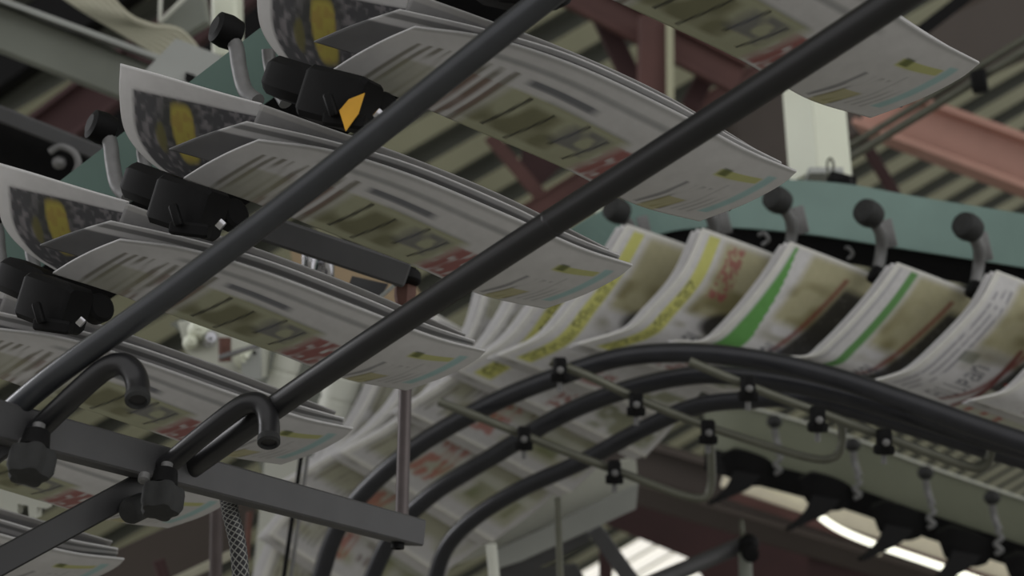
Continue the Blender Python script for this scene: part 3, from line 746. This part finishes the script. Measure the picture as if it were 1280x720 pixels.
def stream(left, dT, dB, D, kind, label, seed, dz=.11, nu=90, nv=110):
    org = P(left[0][0], left[0][1], D)
    t = Thing('newspaper', org, label, 'newspaper', 'newspapers carried over the arched rails')
    def grid(ox, oy, od, shrink=1):
        g = []
        n = len(left)
        for i, (x, y) in enumerate(left):
            f = i/(n-1); dx = dT[0]*(1-f)+dB[0]*f; dy = dT[1]*(1-f)+dB[1]*f
            bow = math.sin(f*math.pi)*.02
            g.append([(x+ox+dx*s*shrink, y+oy+dy*s*shrink+(s*(1-s))*-8, D+od-bow*.5+dz*s) for s in (0, .5, 1)])
        return g
    sheet(t, 'cover_page', grid(0, 0, 0), nu, nv, cover(kind, seed), .0022)
    sheet(t, 'inner_page', grid(-7, 1, .012), 20, 60, lambda u, v: paint(paint(base(u)*1.0, rect(u, v, .015, .05, 0, 1, .01), c3(120, 118, 122), .5), rect(u, v, .08, .12, 0, 1, .02), c3(120, 120, 112), .6), .0025)
    sheet(t, 'back_page', grid(-13, 4, .026), 20, 60, lambda u, v: base(u)*1.0, .002)
    return t
stream([(1368, 356), (1342, 402), (1300, 450), (1262, 486), (1215, 500)], (150, 62), (190, 70), 1.98, 'y', 'newspaper cut by the right edge of the photo, under the last roller', 7)
stream([(1246, 338), (1222, 380), (1179, 426), (1139, 460), (1093, 476)], (150, 62), (190, 70), 2.03, 'z', 'newspaper with dark title and red letters near the right edge', 11)
stream([(1122, 328), (1087, 374), (1040, 424), (1008, 445), (938, 440)], (150, 62), (190, 66), 2.07, 'a', 'newspaper with a narrow green stripe along its spine', 13)
stream([(988, 302), (960, 345), (920, 394), (885, 424), (842, 426)], (150, 62), (190, 62), 2.11, 'b', 'newspaper with a wide green stripe along its spine', 17)
stream([(878, 285), (852, 340), (815, 383), (785, 410), (722, 430)], (150, 58), (200, 66), 2.15, 'c', 'newspaper with yellow lettered spine and pink mark, third left of the narrow green stripe', 19)
stream([(784, 280), (750, 335), (716, 377), (680, 417), (622, 444)], (150, 56), (210, 80), 2.20, 'd', 'newspaper with yellow lettered spine beside the black roller by the cream stub', 23)
stream([(722, 312), (695, 348), (668, 380), (630, 425), (566, 462)], (150, 60), (240, 110), 2.26, 'e', 'newspaper with narrow yellow spine left of the cream stub', 29)
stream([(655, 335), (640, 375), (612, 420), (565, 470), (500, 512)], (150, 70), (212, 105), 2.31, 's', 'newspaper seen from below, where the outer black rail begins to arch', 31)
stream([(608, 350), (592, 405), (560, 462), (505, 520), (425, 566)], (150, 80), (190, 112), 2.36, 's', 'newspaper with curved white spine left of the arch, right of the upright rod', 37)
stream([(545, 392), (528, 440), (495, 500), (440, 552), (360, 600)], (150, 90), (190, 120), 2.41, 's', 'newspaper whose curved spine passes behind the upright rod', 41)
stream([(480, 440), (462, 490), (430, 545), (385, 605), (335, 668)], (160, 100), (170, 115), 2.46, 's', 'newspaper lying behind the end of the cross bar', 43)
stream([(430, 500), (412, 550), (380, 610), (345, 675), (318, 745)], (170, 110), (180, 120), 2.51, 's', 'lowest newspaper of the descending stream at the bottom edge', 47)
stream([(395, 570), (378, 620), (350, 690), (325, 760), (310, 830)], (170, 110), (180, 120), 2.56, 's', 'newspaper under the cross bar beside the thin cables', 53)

# black plastic guide rails arching under the stream
def rail(pts, r, label):
    t = Thing('guide_rail', P(*pts[0]), label, 'rail')
    q = [P(*p) for p in pts]
    t.part('rail', tube(q, r, 14, 80), M['rod'])
rail([(1340, 572, 1.80), (1240, 540, 1.84), (1150, 508, 1.88), (1050, 474, 1.93), (950, 450, 1.97), (860, 441, 2.0), (780, 446, 2.03), (705, 468, 2.06), (620, 502, 2.09), (530, 552, 2.13), (460, 610, 2.17), (420, 665, 2.2), (395, 740, 2.22)], .0135, 'outermost black guide rail under the covers, topmost of the arch')
rail([(1340, 578, 1.86), (1240, 551, 1.90), (1120, 514, 1.95), (1020, 486, 2.0), (930, 471, 2.04), (860, 470, 2.07), (780, 488, 2.1), (700, 520, 2.13), (620, 568, 2.16), (540, 618, 2.2), (490, 670, 2.23), (455, 745, 2.25)], .0130, 'second black guide rail of the arch, counted from the covers')
rail([(1340, 592, 1.93), (1220, 558, 1.97), (1100, 522, 2.02), (1010, 500, 2.06), (940, 500, 2.1), (870, 508, 2.13), (800, 538, 2.16), (730, 576, 2.19), (650, 612, 2.22), (590, 650, 2.25), (555, 690, 2.27), (538, 750, 2.28)], .0125, 'innermost black guide rail of the arch, above the white chute')

# olive hangers with U ends and clamps
def hanger(pts, clamps, label):
    t = Thing('rail_hanger', P(*pts[0]), label, 'hanger')
    t.part('bent_rod', tube([P(*p) for p in pts], .0058, 12, 70), M['olive'])
    for (x, y, d) in clamps:
        p = P(x, y, d)
        c = t.part('clamp', merge(bar(p+U*.016, p-U*.016, .018, .018, F, .2), bar(p-U*.01-R*.012, p-U*.01+R*.012, .016, .012, U, .2)), M['black'])
        t.part('clamp_bolt', merge(lathe(p-F*.009, -F, [(.0045, 0), (.0045, .004), (.002, .005)]), tube([p-U*.01, p-U*.028], .0035, 8)), M['lever'], parent=c)
hanger([(548, 502, 2.06), (600, 522, 2.06), (690, 558, 2.08), (780, 592, 2.1), (850, 618, 2.1), (880, 622, 2.1), (889, 605, 2.1), (889, 570, 2.1), (887, 540, 2.1)],
       [(768, 590, 2.08), (655, 548, 2.05)], 'olive bent rod crossing the left of the arch, lowest of the three bent rods')
hanger([(688, 452, 2.0), (740, 472, 2.0), (800, 500, 2.02), (870, 528, 2.04), (930, 548, 2.05), (1010, 572, 2.05), (1042, 572, 2.05), (1052, 555, 2.05), (1052, 530, 2.05)],
       [(795, 505, 2.0), (885, 540, 2.0), (700, 462, 1.98)], 'olive bent rod crossing the middle of the arch, ending in a U')
hanger([(862, 452, 1.92), (905, 470, 1.92), (960, 492, 1.92), (1020, 514, 1.92), (1090, 540, 1.92), (1160, 566, 1.92), (1215, 584, 1.92), (1233, 578, 1.92), (1240, 560, 1.92), (1243, 548, 1.92)],
       [(935, 485, 1.9), (1022, 524, 1.9), (1105, 552, 1.9)], 'olive bent rod crossing the right of the arch, ending in a U at the right')

# return conveyor with empty grippers
t = Thing('return_rail', P(1150, 600, 2.95), 'olive grey return rail with empty grippers at the lower right', 'rail')
top = [P(880, 498, 3.1), P(930, 508, 3.05), P(1050, 543, 2.98), P(1160, 584, 2.92), P(1360, 652, 2.8)]
bot = [P(880, 565, 3.1), P(930, 580, 3.05), P(1050, 612, 2.98), P(1160, 650, 2.92), P(1360, 716, 2.8)]
t.part('side_plate', ribbon(top, bot, .03, 40), M['olivepl'], smooth=False)
t.part('top_lip', tube([p+Vector((0, 0, .002))-F*.004 for p in top], .003, 8, 40), M['white'])
t.part('chain_channel', ribbon([p-F*.01-U*-.012 for p in bot], [p-F*.01-U*.035 for p in bot], .05, 40), M['black'], smooth=False)
eg = Thing('gripper', P(1157, 620, 2.86), '', 'gripper', 'empty grippers of the return conveyor')
eg.part('cam_roller', ball(P(1157, 591, 2.86), .0155, .9), M['rubber'])
eg.part('lever', tube([P(1157, 598, 2.86), P(1160, 615, 2.86), P(1166, 632, 2.85)], .0065, 10, 14), M['lever'])
eg.part('body', merge(ribbon([P(1088, 636, 2.84), P(1110, 628, 2.83), P(1150, 640, 2.83), P(1160, 655, 2.83)], [P(1098, 664, 2.84), P(1112, 672, 2.83), P(1135, 676, 2.83), P(1150, 672, 2.83)], .04, 14)), M['black'])
eg.part('jaw', ribbon([P(1108, 655, 2.82), P(1103, 668, 2.81), P(1094, 682, 2.80), P(1078, 698, 2.79)], [P(1142, 662, 2.82), P(1132, 674, 2.81), P(1108, 688, 2.80), P(1081, 701, 2.79)], .025, 14), M['black'])
eg.part('spring', tube([P(1162, 632, 2.83), P(1168, 640, 2.82), P(1160, 648, 2.82), P(1168, 655, 2.82), P(1160, 660, 2.82)], .0045, 8, 24), M['lever'])
el = ['empty gripper under the second ball knob from the right edge', 'empty gripper under the rightmost ball knob', 'empty gripper right of the short lamp strip', 'empty gripper under the U end of the left olive rod', 'empty gripper cut by the bottom right corner']
eorg = eg.org.copy(); eg.o['label'] = el[0]; q0 = P(1157, 591, 2.86)
for (x, y, d, l) in ((1240, 622, 2.81, el[1]), (1066, 556, 2.92, el[2]), (968, 527, 2.98, el[3]), (1325, 654, 2.76, el[4])):
    dup(eg.o, eorg + (P(x, y, d)-q0), l)

# ================================================================== LIGHT
w = bpy.data.worlds.new('hall'); scn.world = w; w.use_nodes = True
bg = w.node_tree.nodes['Background']; bg.inputs['Color'].default_value = (1, .99, .985, 1); bg.inputs['Strength'].default_value = .78
def area(name, loc, tgt, sx, sy, pw, col):
    l = bpy.data.lights.new(name, 'AREA'); l.shape = 'RECTANGLE'; l.size = sx; l.size_y = sy; l.energy = pw; l.color = col
    o = bpy.data.objects.new(name, l); C.objects.link(o); o.location = loc
    o.rotation_euler = (Vector(tgt)-Vector(loc)).to_track_quat('-Z', 'Y').to_euler()
area('fill_light_right', (7, -3, 3.2), (0, 2, 2.2), 4, 2.5, 85, (1, 1, .94))  # unseen area light added on the right to brighten the scene
area('fill_light_left', (-5, 3, 4.4), (0, 2, 2.2), 2, 2, 90, (.97, .97, 1))  # added fill from upper left, out of view, lifts the left papers
